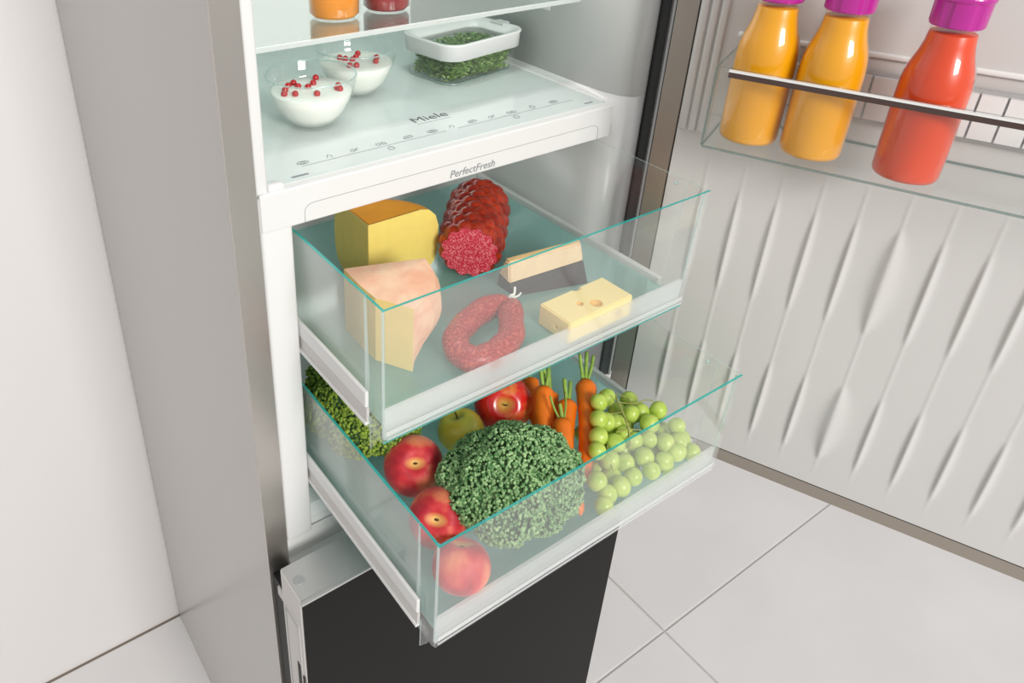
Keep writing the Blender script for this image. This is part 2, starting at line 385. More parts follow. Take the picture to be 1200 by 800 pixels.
# ------------------------------------------------------------------ food materials
principled('gouda_paste', (.98, .74, .19), .45, noise_scale=60, noise_amt=.05, sss=.25, sss_col=(1, .7, .3))
principled('gouda_rind', (.92, .38, .012), .65, spec=.2, noise_scale=20, noise_amt=.12)
principled('pink_rind', (.84, .44, .28), .6, noise_scale=30, noise_amt=.1, col2=(.90, .62, .42))
principled('pale_paste', (.95, .70, .27), .5, noise_scale=40, noise_amt=.05, sss=.2, sss_col=(1, .7, .3))
principled('tan_paste', (.90, .68, .42), .55, noise_scale=120, noise_amt=.08)
principled('tan_top', (.78, .55, .25), .55, noise_scale=50, noise_amt=.15)
principled('slice_shadow_dark', (.03, .028, .03), .4)  # shade below the narrow cheese slice, as colour
principled('swiss_paste', (.95, .77, .34), .45, sss=.25, sss_col=(1, .8, .4))
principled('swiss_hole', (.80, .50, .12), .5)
def speckle(n, a, b, scale, lo, hi, rough=.4, bump=.2):
    m, N, L = newmat(n); p = N['Principled BSDF']; p.inputs['Roughness'].default_value = rough
    tc = N.new('ShaderNodeTexCoord'); v = N.new('ShaderNodeTexVoronoi'); v.inputs['Scale'].default_value = scale
    nz = N.new('ShaderNodeTexNoise'); nz.inputs['Scale'].default_value = scale*.8; nz.inputs['Detail'].default_value = 3
    L.new(tc.outputs['Object'], v.inputs['Vector']); L.new(tc.outputs['Object'], nz.inputs['Vector'])
    r = N.new('ShaderNodeValToRGB'); r.color_ramp.elements[0].position = lo; r.color_ramp.elements[1].position = hi
    r.color_ramp.elements[0].color = (*a, 1); r.color_ramp.elements[1].color = (*b, 1)
    L.new(nz.outputs['Fac'], r.inputs['Fac']); L.new(r.outputs['Color'], p.inputs['Base Color'])
    bp = N.new('ShaderNodeBump'); bp.inputs['Strength'].default_value = bump; bp.inputs['Distance'].default_value = .001; L.new(v.outputs['Distance'], bp.inputs['Height']); L.new(bp.outputs['Normal'], p.inputs['Normal'])
    return m
speckle('salami_meat', (.58, .020, .050), (.82, .27, .30), 650, .48, .64, .38)
speckle('salami_skin', (.20, .010, .005), (.46, .040, .012), 60, .35, .65, .28, .05)
speckle('sausage_skin', (.34, .013, .013), (.64, .12, .085), 380, .46, .70, .36, .3)
principled('string', (.82, .85, .80), .7)

# gouda quarter wheel
g = empty('gouda_wedge', (.1880, .0490, 1.218), label='thick yellow cheese wedge with orange rind at the back left of the upper drawer', cat='cheese')
H, R = .096, .106
prof = [(0, 0), (R-.030, 0), (R-.016, .004), (R-.006, .014), (R-.001, .03), (R, .048), (R-.001, .066), (R-.006, .082), (R-.016, .092), (R-.030, H), (0, H)]
bm = lathe_bm(prof, 20, 0, PI/2)
for v in bm.verts: v.co.y *= .80
rd = from_bm('rind', bm, 'gouda_rind', g, True)
for f in rd.data.polygons: f.use_smooth = abs(f.normal.z) < .99
for a in (0, 1):
    bm = bmesh.new()
    pr_ = [(r, z) for r, z in prof]
    if a == 0: vs = [bm.verts.new((r, -.0005, z)) for r, z in pr_]
    else: vs = [bm.verts.new((-.0005, r*.80, z)) for r, z in pr_]
    f = bm.faces.new(vs); ex = bmesh.ops.extrude_face_region(bm, geom=[f]); 
    for v in ex['geom']:
        if isinstance(v, bmesh.types.BMVert): v.co += Vector((0, .002, 0)) if a == 0 else Vector((.002, 0, 0))
    from_bm('cut_face', bm, 'gouda_paste', g)

# pink-rinded wedge
p = empty('rind_cheese', (.15, -.07, 1.218), label='cheese wedge with smooth pinkish rind in the front left corner of the upper drawer', cat='cheese')
top = [(.1455, -.1112), (.170, -.101), (.1895, -.0885), (.205, -.065), (.2143, -.0335), (.170, -.018), (.1235, -.003), (.1215, -.040), (.1225, -.072)]
bm = bmesh.new(); rings = []
for k in range(9):
    t = k/8; z = t*.083; ring = []
    for i, (x, y) in enumerate(top):
        bulge = (1-(2*t-1)**2)
        cx, cy = x-.15, y+.07
        if 1 <= i <= 4: cx += .011*bulge-.018*(1-t)**2; cy += -.004*bulge+.010*(1-t)**2
        dome = .0045*(1-min(1, ((cx-.015)**2+(cy-.01)**2)/.004)) if k == 8 else 0
        ring.append((cx, cy, z))
    rings.append(ring)
R_ = loft(bm, rings, True, False)
cv = bm.verts.new((.018, .010, .0875))
tp = R_[-1]
for i in range(len(tp)): bm.faces.new((tp[i], tp[(i+1) % len(tp)], cv))
bm.normal_update()
for f in bm.faces:
    c = f.calc_center_median(); f.material_index = 0
    if f.normal.z < .5 and ((c.x < -.0 and c.y < -.02) or f.normal.x < -.5): f.material_index = 1
from_bm('wedge_body', bm, ['pink_rind', 'pale_paste'], p, False)

# large bumpy salami
A = Vector((.3099, .0032, 1.2585)); B = Vector((.420, .1180, 1.2585)); ax = (B-A); Ls = ax.length
sa = empty('salami', (A.x, A.y, 1.218), (0, 0, math.atan2(ax.y, ax.x)), label='thick knobbly red salami with a pink cut face in the upper drawer', cat='sausage')
bm = bmesh.new(); NR, NL = 72, 56; rings = []
for i in range(NL+1):
    x = Ls*i/NL; ring = []
    for k in range(NR):
        th = 2*PI*k/NR
        r = .0355+.0045*min(1, x/.03)
        row = x/.0165; ro = math.floor(row); fx = row-ro-.5
        ph = (th/(2*PI)*12+.5*(ro % 2)) % 1-.5
        q = max(0, 1-(fx/.62)**2-(ph/.60)**2)
        r += .0076*math.sqrt(q)-.0026
        e = (x-(Ls-.035))/.035
        if e > 0: r *= math.sqrt(max(.03, 1-e*e*.97))
        ring.append((x, r*math.cos(th), .0425+r*math.sin(th)*.97))
    rings.append(ring)
loft(bm, rings, False, True); from_bm('casing', bm, 'salami_skin', sa, True)
bm = bmesh.new(); ring = [( -.0008, rings[0][k][1]*.985, .0425+(rings[0][k][2]-.0425)*.985) for k in range(NR)]; ring2 = [(.004, y, z) for x, y, z in ring]
loft(bm, [ring, ring2]); from_bm('cut_face', bm, 'salami_meat', sa)

# looped sausage
ls = empty('sausage_loop', (.245, -.112, 1.218), label='thin speckled red sausage bent into a loop and tied with string', cat='sausage')
pts = [(.3095, -.079), (.2737, -.0757), (.2322, -.088), (.2027, -.1075), (.1932, -.1322), (.2023, -.1500), (.2305, -.1510), (.2636, -.1375), (.2909, -.1056), (.3125, -.0850)]
sp = spline([((x-.250)*.94+.005, (y+.112)*.94, .0155) for x, y in pts], 8)
rr = []
for i in range(len(sp)):
    e = min(i, len(sp)-1-i)/6.0
    rr.append(.0152*min(1, .35+.65*math.sqrt(min(1, e))) * (1+.03*math.sin(i*.9)))
bm = bmesh.new(); add_tube(bm, sp, rr, 18); from_bm('sausage_body', bm, 'sausage_skin', ls, True)
bm = bmesh.new(); add_tube(bm, spline([(.060, .030, .020), (.069, .031, .024), (.074, .036, .030)], 4), .0016, 6); add_tube(bm, spline([(.066, .030, .020), (.074, .028, .022), (.082, .033, .020)], 4), .0013, 6)
add_tube(bm, [(.064+.0052*math.cos(t), .030, .017+.009*math.sin(t)) for t in (2*PI*k/10 for k in range(11))], .0012, 5); from_bm('string', bm, 'string', ls, True)

# narrow slice; its shadow on the drawer floor is built as a dark solid
sl = empty('hard_cheese', (.39, -.055, 1.218), (0, 0, -.12), label='narrow pale cheese wedge with its shadow built in below, behind the holed cheese', cat='cheese')
bm = bmesh.new()
v0 = [(-.058, -.004, .016), (.058, -.004, .020), (.058, .022, .022), (-.058, .022, .018)]; v1 = [(-.057, .002, .044), (.054, .002, .044), (.060, .010, .044), (-.057, .010, .045)]
loft(bm, [v0, v1]); bmesh.ops.bevel(bm, geom=bm.edges[:], offset=.002, segments=2, affect='EDGES')
from_bm('cheese_body', bm, 'tan_paste', sl)
bm = bmesh.new(); loft(bm, [[(-.056, .003, .0445), (.053, .003, .0445), (.057, .0095, .0445), (-.056, .0095, .0450)], [(-.056, .003, .0457), (.053, .003, .0457), (.057, .0095, .0457), (-.056, .0095, .0460)]]); from_bm('rind', bm, 'tan_top', sl)
bm = bmesh.new(); loft(bm, [[(-.052, -.010, 0), (.050, -.026, 0), (.058, .022, 0), (-.058, .022, 0)], [(-.057, -.0045, .0158), (.057, -.0045, .0198), (.057, .021, .0215), (-.057, .021, .0178)]]); from_bm('slice_shadow', bm, 'slice_shadow_dark', sl)

# holed cheese block
sw = empty('holed_cheese', (.375, -.142, 1.218), (0, 0, .02), label='pale yellow block of cheese with round holes at the front of the upper drawer', cat='cheese')
bm = bmesh.new(); add_box(bm, -.053, .053, -.025, .025, 0, .029); bmesh.ops.bevel(bm, geom=bm.edges[:], offset=.0015, segments=2, affect='EDGES')
body = from_bm('cheese_body', bm, ['swiss_paste', 'swiss_hole'], sw)
cut = bmesh.new()
for x, y, z, r in ((.006, .027, .031, .0085), (-.014, -.002, .0290, .0044), (.003, -.012, .0300, .0080), (-.054, -.004, .012, .004), (.03, -.026, .012, .006)):
    bmesh.ops.create_uvsphere(cut, u_segments=20, v_segments=12, radius=r, matrix=Matrix.Translation((x, y, z)))
cm = bpy.data.meshes.new('hole'); cut.to_mesh(cm); cut.free(); cm.materials.append(MATS['swiss_hole']); co = bpy.data.objects.new('hole', cm); C.objects.link(co); co.parent = sw
bo = body.modifiers.new('b', 'BOOLEAN'); bo.object = co; bo.operation = 'DIFFERENCE'; bo.solver = 'EXACT'
bpy.context.view_layer.update()
nm = bpy.data.meshes.new_from_object(body.evaluated_get(bpy.context.evaluated_depsgraph_get())); body.modifiers.clear(); body.data = nm
bpy.data.objects.remove(co)
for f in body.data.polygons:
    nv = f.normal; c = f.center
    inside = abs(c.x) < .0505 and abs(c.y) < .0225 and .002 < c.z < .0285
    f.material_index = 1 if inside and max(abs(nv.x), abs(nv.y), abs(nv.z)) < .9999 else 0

# ------------------------------------------------------------------ fruit
def fruit_mat(n, cols, cav, scale, rough, streak=0, fuzz=0, coat=0, el=(1, 1)):
    """cols: ramp over noise; cav: colour around the stem; object z is the fruit axis"""
    m, N, L = newmat(n); p = N['Principled BSDF']; p.inputs['Roughness'].default_value = rough; p.inputs['Coat Weight'].default_value = coat; p.inputs['Coat Roughness'].default_value = .15
    if fuzz: p.inputs['Sheen Weight'].default_value = fuzz; p.inputs['Sheen Roughness'].default_value = .4; p.inputs['Sheen Tint'].default_value = (1, .8, .75, 1)
    tc = N.new('ShaderNodeTexCoord'); mp = N.new('ShaderNodeMapping'); mp.inputs['Scale'].default_value = (1, 1, 1/(1+streak)); L.new(tc.outputs['Object'], mp.inputs['Vector'])
    nz = N.new('ShaderNodeTexNoise'); nz.inputs['Scale'].default_value = scale; nz.inputs['Detail'].default_value = 5; L.new(mp.outputs[0], nz.inputs['Vector'])
    r = N.new('ShaderNodeValToRGB'); els = r.color_ramp.elements
    while len(els) < len(cols): els.new(.5)
    for k, (pos, c) in enumerate(cols): els[k].position = pos; els[k].color = (*c, 1)
    L.new(nz.outputs['Fac'], r.inputs['Fac'])
    # distance from the axis at the top: colour of the stem cavity
    sx = N.new('ShaderNodeSeparateXYZ'); L.new(tc.outputs['Object'], sx.inputs[0])
    cx = N.new('ShaderNodeCombineXYZ')
    for q in (0, 1):
        mm = N.new('ShaderNodeMath'); mm.operation = 'MULTIPLY'; mm.inputs[1].default_value = el[q]; L.new(sx.outputs[q], mm.inputs[0]); L.new(mm.outputs[0], cx.inputs[q])
    ln = N.new('ShaderNodeVectorMath'); ln.operation = 'LENGTH'; L.new(cx.outputs[0], ln.inputs[0])
    ad = N.new('ShaderNodeMath'); ad.operation = 'MULTIPLY_ADD'; ad.inputs[1].default_value = .012; L.new(nz.outputs['Fac'], ad.inputs[0]); L.new(ln.outputs['Value'], ad.inputs[2])
    mr = N.new('ShaderNodeMapRange'); mr.inputs[1].default_value = .008; mr.inputs[2].default_value = .020; mr.inputs[3].default_value = 1; mr.inputs[4].default_value = 0; L.new(ad.outputs[0], mr.inputs[0])
    gt = N.new('ShaderNodeMath'); gt.operation = 'GREATER_THAN'; gt.inputs[1].default_value = 0; L.new(sx.outputs[2], gt.inputs[0])
    mu = N.new('ShaderNodeMath'); mu.operation = 'MULTIPLY'; L.new(mr.outputs[0], mu.inputs[0]); L.new(gt.outputs[0], mu.inputs[1])
    mx = N.new('ShaderNodeMix'); mx.data_type = 'RGBA'; L.new(mu.outputs[0], mx.inputs[0]); L.new(r.outputs['Color'], mx.inputs[6]); mx.inputs[7].default_value = (*cav, 1)
    L.new(mx.outputs[2], p.inputs['Base Color']); return m
fruit_mat('peach_skin', [(.36, (.44, .008, .022)), (.50, (.68, .030, .040)), (.66, (.90, .26, .12))], (.95, .62, .18), 26, .55, .6, .35, 0, (1.0, 1.7))
fruit_mat('red_apple_skin', [(.30, (.60, .006, .010)), (.55, (.74, .020, .014)), (.80, (.86, .35, .08))], (.75, .45, .10), 45, .25, 3, 0, .4)
fruit_mat('yellow_apple_skin', [(.30, (.88, .62, .04)), (.55, (.92, .76, .10)), (.80, (.84, .76, .14))], (.55, .50, .08), 30, .3, 1, 0, .3)
principled('stem_brown', (.12, .07, .03), .7); principled('pit_brown', (.10, .045, .015), .8)
def fruit(name, loc, r, axis, mat, label, peach=False, squash=.92):
    zr = Vector(axis).normalized(); q = zr.to_track_quat('Z', 'Y')
    t = empty(name, loc, q.to_euler(), label, 'fruit')
    bm = bmesh.new(); NU, NV = 48, 36; rings = []
    for j in range(1, NV):
        a = PI*j/NV; ring = []
        for k in range(NU):
            th = 2*PI*k/NU
            rr = r*(1-.34*math.exp(-(a/.34)**2)-.20*math.exp(-((PI-a)/.30)**2))
            if peach:
                rr *= 1-.055*math.exp(-(math.sin(th/2)/.10)**2)*math.sin(a)**.5
            else: rr *= 1+.018*math.cos(5*th)*max(0, -math.cos(a))
            ring.append((rr*math.sin(a)*math.cos(th), rr*math.sin(a)*math.sin(th), rr*math.cos(a)*squash))
        rings.append(ring)
    rings = rings[::-1]
    loft(bm, rings); from_bm('fruit_body', bm, mat, t, True)
    zt = r*squash*.66
    if peach:
        bm = bmesh.new(); bmesh.ops.create_icosphere(bm, subdivisions=1, radius=1, matrix=Matrix.Translation((0, 0, zt+.001)) @ Matrix.Diagonal((.0035, .0018, .0012, 1))); from_bm('stem_scar', bm, 'pit_brown', t, True)
    else:
        bm = bmesh.new(); add_tube(bm, spline([(0, 0, zt-.002), (.0005, 0, zt+.006), (.0025, .001, zt+.012)], 4), .0012, 6); from_bm('stem', bm, 'stem_brown', t, True)
    return t
fruit('peach', (.1657, -.0894, 1.0475), .0375, (-.30, -.55, .78), 'peach_skin', 'red peach touching the top drawer corner, farthest back of the three', True)
fruit('peach', (.1452, -.1699, 1.045), .0350, (-.52, -.50, .70), 'peach_skin', 'red peach in the middle of the three, its stem cleft open to view', True)
fruit('peach', (.1285, -.2340, 1.0435), .0325, (.30, .35, .85), 'peach_skin', 'red peach behind the clear front panel, nearest of the three', True)
fruit('apple', (.2562, -.0662, 1.0405), .0310, (-.15, .25, .95), 'yellow_apple_skin', 'yellow apple between the red apple and the rear peach')
fruit('apple', (.3309, -.0631, 1.048), .0400, (-.50, -.62, .60), 'red_apple_skin', 'shiny red apple with its stem end facing out, beside the carrots')

# ------------------------------------------------------------------ broccoli
speckle('broccoli_bud', (.045, .170, .040), (.42, .62, .29), 300, .36, .66, .6, .1)
speckle('broccoli_bud_dark', (.050, .120, .010), (.36, .48, .05), 260, .36, .66, .6, .1)
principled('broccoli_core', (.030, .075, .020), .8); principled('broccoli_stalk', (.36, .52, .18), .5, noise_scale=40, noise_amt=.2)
ICO = bmesh.new(); bmesh.ops.create_icosphere(ICO, subdivisions=1, radius=1); ICO_V = [v.co.copy() for v in ICO.verts]; ICO_F = [[v.index for v in f.verts] for f in ICO.faces]; ICO.free()
def broccoli(loc, rad, nfl, mat, label, seed, budr, nb, lims):
    rnd = random.Random(seed)
    t = empty('broccoli', loc, label=label, cat='vegetable')
    bm = bmesh.new(); add_tube(bm, [(0, 0, .001), (0, 0, .02), (0, 0, rad[2]*.8)], [.016, .017, .026], 12); from_bm('stalk', bm, 'broccoli_stalk', t, True)
    cen = Vector((0, 0, lims[0]))
    heads = [(Vector((0, 0, 1)), .60)]
    for ring, (el, n) in enumerate(((.80, 6), (.12, 9))):
        for k in range(n):
            a = 2*PI*(k+.5*ring)/n+rnd.uniform(-.15, .15); e = el+rnd.uniform(-.1, .1)
            heads.append((Vector((math.cos(e)*math.cos(a), math.cos(e)*math.sin(a), math.sin(e))), rnd.uniform(.42, .52)))
    heads = heads[:nfl]
    for dr, fr_ in heads:
        hc = Vector((dr.x*rad[0]*.60, dr.y*rad[1]*.60, cen.z+dr.z*rad[2]*.55)); hr = Vector(rad)*fr_*.92; hr = Vector((min(hr.x, hr.y*1.1), min(hr.x*1.1, hr.y), hr.z*1.0))
        bm = bmesh.new(); bmesh.ops.create_icosphere(bm, subdivisions=3, radius=1, matrix=Matrix.Translation(hc) @ Matrix.Diagonal((*(hr*.95), 1)))
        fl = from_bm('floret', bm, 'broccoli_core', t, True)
        vs, fs = [], []
        n = int(nb*fr_**2*4)
        for i in range(n):
            zz = 1-2*(i+.5)/n; ph = i*2.399963+rnd.uniform(-.2, .2); q = math.sqrt(1-zz*zz)
            nd = Vector((q*math.cos(ph), q*math.sin(ph), zz))
            if nd.dot(dr) < -.35: continue
            lump = 1+.13*noise.noise(nd*3.1+Vector((seed, dr.x*5, dr.y*5)))+.05*noise.noise(nd*8+Vector((seed, 0, dr.z*5)))
            pt = hc+Vector((nd.x*hr.x, nd.y*hr.y, nd.z*hr.z))*lump
            if pt.x+loc[0] < lims[1] or pt.y+loc[1] < lims[2] or pt.z < .004: continue
            b = budr*rnd.uniform(.7, 1.25); k0 = len(vs)
            for v in ICO_V: vs.append((pt.x+v.x*b, pt.y+v.y*b, pt.z+v.z*b))
            for f in ICO_F: fs.append([k0+u for u in f])
        me = bpy.data.meshes.new('buds'); me.from_pydata(vs, [], fs)
        bo = mesh_obj('buds', me, mat, fl, False); bo['kind'] = 'stuff'
    return t
broccoli((.240, -.187, 1.012), (.088, .078, .066), 16, 'broccoli_bud', 'large blue-green broccoli head at the front of the lower drawer', 3, .0021, 1500, (.050, .150, -.2655))
broccoli((.156, .020, 1.012), (.074, .096, .068), 16, 'broccoli_bud_dark', 'darker olive-green broccoli head at the back left of the lower drawer', 9, .0023, 1200, (.060, .080, -.26))

# ------------------------------------------------------------------ carrots
principled('carrot_skin', (.92, .19, .004), .42, noise_scale=40, noise_amt=.14, bump=.12, bump_scale=120)
principled('carrot_pale', (.90, .38, .14), .45, noise_scale=40, noise_amt=.1)
principled('carrot_green', (.36, .55, .10), .5, noise_scale=60, noise_amt=.35)
def carrot(a, b, r, stems, label, seed, mat='carrot_skin', bend=.004):
    rnd = random.Random(seed); a = Vector(a); b = Vector(b); d = (b-a).normalized(); L_ = (b-a).length
    t = empty('carrot', a, label=label, cat='vegetable', group='carrots in the lower drawer')
    side = d.cross(Vector((0, 0, 1))).normalized()
    P, Rr = [], []
    for i in range(25):
        f = i/24; P.append((b-a)*f+side*bend*math.sin(PI*f))
        q = (1-.45*f)*(1 if f > .05 else math.sqrt(.35+.65*f/.05))*(1 if f < .86 else max(.06, math.sqrt(1-((f-.86)/.14)**2)))
        Rr.append(r*q*(1+.03*math.sin(i*2.3+seed)))
    bm = bmesh.new(); add_tube(bm, P, Rr, 16); from_bm('root', bm, mat, t, True)
    for (dx, dy, dz, ln, rr) in stems:
        e = (-d+Vector((dx, dy, dz))*.35).normalized()*ln
        bm = bmesh.new(); st = -d*-.003+Vector((dx, dy, dz))*r*.25
        add_tube(bm, spline([st, st+e*.5+Vector((dx, dy, dz))*.002, st+e], 4), [rr]*8+[rr*.8], 6); from_bm('leaf_stem', bm, 'carrot_green', t, True)
S4 = [(-.3, .1, .6, .028, .0028), (.5, -.3, .4, .030, .0026), (0, .5, .9, .024, .0024), (.6, .5, .1, .022, .002)]
carrot((.366, -.100, 1.086), (.310, -.180, 1.036), .0135, S4, 'carrot standing beside the red apple with thick cut green stems', 1)
carrot((.350, -.152, 1.078), (.300, -.246, 1.024), .0130, [(-.8, .2, .5, .034, .0016), (.8, -.1, .4, .038, .0014), (0, 0, .5, .022, .0026)], 'small carrot in front with two thin forked stems', 2)
carrot((.4316, -.1127, 1.075), (.334, -.214, 1.028), .0145, [(.1, .1, .5, .046, .0026), (.6, -.2, .3, .044, .0024), (-.4, .4, .6, .042, .0024), (-.9, -.2, .2, .02, .002)], 'longest carrot, next to the grapes, with a tall stem stub', 3, bend=-.004)
carrot((.3915, -.1215, 1.066), (.3235, -.2025, 1.026), .0135, [(-.2, .3, .6, .032, .003), (.5, .1, .5, .03, .0026)], 'carrot half hidden behind the small forked carrot', 4)
carrot((.390, -.090, 1.058), (.336, -.165, 1.026), .013, [(-.4, .2, .6, .050, .0028), (.3, .4, .8, .044, .0026)], 'carrot at the rear of the bunch with long dark green stems', 5)
carrot((.3835, -.0551, 1.060), (.352, -.120, 1.030), .014, [(.2, .2, .7, .016, .003)], 'carrot end peeping out behind the red apple', 6)

# ------------------------------------------------------------------ grapes
m, N, L = newmat('grape_skin'); b = N['Principled BSDF']; b.inputs['Roughness'].default_value = .28
b.inputs['Subsurface Weight'].default_value = .6; b.inputs['Subsurface Radius'].default_value = (.7, 1, .25); b.inputs['Subsurface Scale'].default_value = .008
tc = N.new('ShaderNodeTexCoord'); nz = N.new('ShaderNodeTexNoise'); nz.inputs['Scale'].default_value = 60; L.new(tc.outputs['Object'], nz.inputs['Vector'])
r = N.new('ShaderNodeValToRGB'); r.color_ramp.elements[0].position = .3; r.color_ramp.elements[0].color = (.42, .58, .07, 1); r.color_ramp.elements[1].position = .7; r.color_ramp.elements[1].color = (.66, .77, .20, 1)
L.new(nz.outputs['Fac'], r.inputs['Fac']); L.new(r.outputs[0], b.inputs['Base Color'])
principled('grape_stem', (.42, .42, .12), .6, noise_scale=80, noise_amt=.3)
GP = [(0.433, -0.151, 1.074), (0.396, -0.154, 1.066), (0.408, -0.176, 1.062), (0.384, -0.174, 1.059), (0.39, -0.188, 1.050), (0.373, -0.194, 1.051), (0.398, -0.204, 1.053), (0.446, -0.184, 1.064), (0.441, -0.194, 1.064), (0.453, -0.209, 1.062), (0.478, -0.201, 1.068), (0.462, -0.186, 1.060), (0.418, -0.2, 1.056), (0.419, -0.214, 1.054), (0.481, -0.23, 1.061), (0.452, -0.238, 1.053), (0.471, -0.243, 1.050), (0.456, -0.253, 1.048), (0.434, -0.253, 1.045), (0.411, -0.253, 1.041), (0.416, -0.236, 1.047), (0.391, -0.228, 1.044), (0.366, -0.246, 1.034), (0.387, -0.246, 1.038), (0.337, -0.229, 1.034), (0.346, -0.243, 1.03), (0.333, -0.251, 1.025), (0.355, -0.202, 1.045), (0.413, -0.150, 1.064), (0.421, -0.182, 1.060), (0.437, -0.223, 1.055), (0.419, -0.226, 1.046), (0.377, -0.216, 1.045), (0.384, -0.236, 1.036)]
CAR = [((.4316, -.1127, 1.075), (.334, -.214, 1.028), .0145), ((.3915, -.1215, 1.066), (.3235, -.2025, 1.026), .0135), ((.350, -.152, 1.078), (.300, -.246, 1.024), .013)]
def clear_of(q):
    q = Vector(q)
    for _ in range(3):
        for a, b, r in CAR:
            a, b = Vector(a), Vector(b); t = min(1, max(0, (q-a).dot(b-a)/(b-a).length_squared)); c = a+(b-a)*t; d = q-c; need = r*(1-.45*t)+.0125
            if d.length < need: q = c+(d.normalized()*.6+Vector((.35, -.25, .5))).normalized()*need
    q.y = max(q.y, -.2545); q.z = max(q.z, 1.0245); return tuple(q)
rnd = random.Random(4)
ok = []
GP = [clear_of(q) for q in GP]
for q in GP:
    if all((Vector(q)-Vector(k)).length > .0135 for k in ok): ok.append(q)
for _ in range(900):
    q = (rnd.uniform(.36, .495), rnd.uniform(-.252, -.150), rnd.uniform(1.0235, 1.045))
    if q[0]-.36 < (q[1]+.25)*.2: continue
    q = clear_of(q)
    if len(ok) < 74 and all((Vector(q)-Vector(k)).length > .0195 for k in ok): ok.append(q)
gb = empty('grape_bunch', (.42, -.20, 1.012), label='bunch of pale green grapes in the right corner of the lower drawer', cat='fruit')
gm = None
for i, q in enumerate(ok):
    if gm is None:
        bm = bmesh.new(); bmesh.ops.create_uvsphere(bm, u_segments=20, v_segments=14, radius=.0122, matrix=Matrix.Diagonal((.97, .97, 1.06, 1)))
        o = from_bm('grape', bm, 'grape_skin', gb, True); gm = o.data
    else: o = bpy.data.objects.new('grape', gm); C.objects.link(o); o.parent = gb
    o.location = Vector(q)-Vector((.42, -.20, 1.012)); o.rotation_euler = (rnd.uniform(-.6, .6), rnd.uniform(-.6, .6), rnd.uniform(0, 6)); s = rnd.uniform(.92, 1.08); o.scale = (s, s, s)
bm = bmesh.new()
off = Vector((.42, -.20, 1.012))
def stem(P, r): add_tube(bm, spline([Vector(p)-off for p in P], 5), r, 6)
stem([(.428, -.170, 1.090), (.424, -.186, 1.080), (.418, -.204, 1.068), (.404, -.222, 1.055)], .0013)
stem([(.428, -.168, 1.094), (.436, -.168, 1.078), (.452, -.182, 1.078), (.468, -.185, 1.078), (.476, -.192, 1.078)], .0009)
stem([(.424, -.186, 1.080), (.414, -.176, 1.074), (.405, -.166, 1.074)], .0008); stem([(.418, -.204, 1.068), (.430, -.212, 1.066), (.436, -.220, 1.066)], .0009)
stem([(.418, -.204, 1.068), (.402, -.198, 1.066)], .0008); stem([(.380, -.205, 1.062), (.372, -.216, 1.054), (.366, -.232, 1.046)], .0009); stem([(.440, -.160, 1.084), (.448, -.172, 1.081), (.444, -.180, 1.080)], .0007)
from_bm('stem', bm, 'grape_stem', gb, True)

# ------------------------------------------------------------------ bowls of yoghurt
principled('yoghurt', (.90, .895, .84), .35, sss=.3, sss_col=(1, .9, .7)); 
principled('currant_red', (.46, .005, .010), .15, coat=.5); principled('currant_tip', (.06, .02, .01), .7)
cur_me = None
def bowl(loc, label, ylabel, pts, glabel):
    global cur_me
    t = empty('glass_bowl', loc, label=label, cat='bowl', group='glass bowls of yoghurt')
    out = [(0, 0), (.024, 0), (.028, .002), (.039, .016), (.047, .032), (.052, .048), (.0545, .062)]
    inn = [(.0525, .062), (.050, .048), (.045, .032), (.037, .017), (.026, .005), (0, .004)]
    bm = lathe_bm(out+[(.0535, .0635)]+inn, 48); from_bm('bowl_body', bm, 'bowl_glass', t, True)
    bm = bmesh.new(); add_tube(bm, [(.0535*math.cos(2*PI*k/48), .0535*math.sin(2*PI*k/48), .0628) for k in range(49)], .0009, 6, False); from_bm('rim', bm, 'clear_edge', t, True)
    y = lathe_bm([(0, .0048), (.0255, .0056), (.0366, .0175), (.0446, .0325), (.0478, .0425), (.0465, .0436), (.03, .0432), (0, .044)], 48)
    yo = from_bm('yoghurt', y, 'yoghurt', None, True, loc); tag(yo, ylabel, 'yoghurt', 'yoghurt portions')
    for x, yy in pts:
        if cur_me is None:
            bm = bmesh.new(); bmesh.ops.create_uvsphere(bm, u_segments=14, v_segments=10, radius=.0040); o = from_bm('currant', bm, 'currant_red', None, True); cur_me = o.data
        else: o = bpy.data.objects.new('currant', cur_me); C.objects.link(o)
        o.location = (loc[0]+x, loc[1]+yy, loc[2]+.0455); tag(o, glabel, 'berry', 'red currants on the yoghurt')
Z = 1.4181
bowl((.166, .139, Z), 'glass bowl of yoghurt nearest the fridge wall, in front of the other bowl', 'white yoghurt inside the front glass bowl', [(-.030, .008), (-.020, .020), (-.026, -.010), (-.011, .012), (-.010, .026), (-.002, .004), (.010, .014), (-.004, -.022), (.026, -.016), (.031, -.010), (-.037, -.004), (.022, .030), (.027, -.021)], 'red currant lying on the yoghurt in the front bowl')
bowl((.268, .208, Z), 'glass bowl of yoghurt behind the front bowl, nearer the herb box', 'white yoghurt inside the rear glass bowl', [(-.010, .010), (-.004, .002), (.006, .010), (-.014, .018), (.016, .022), (.018, -.020), (-.012, -.022), (.028, -.006), (-.020, -.018)], 'red currant lying on the yoghurt in the rear bowl')

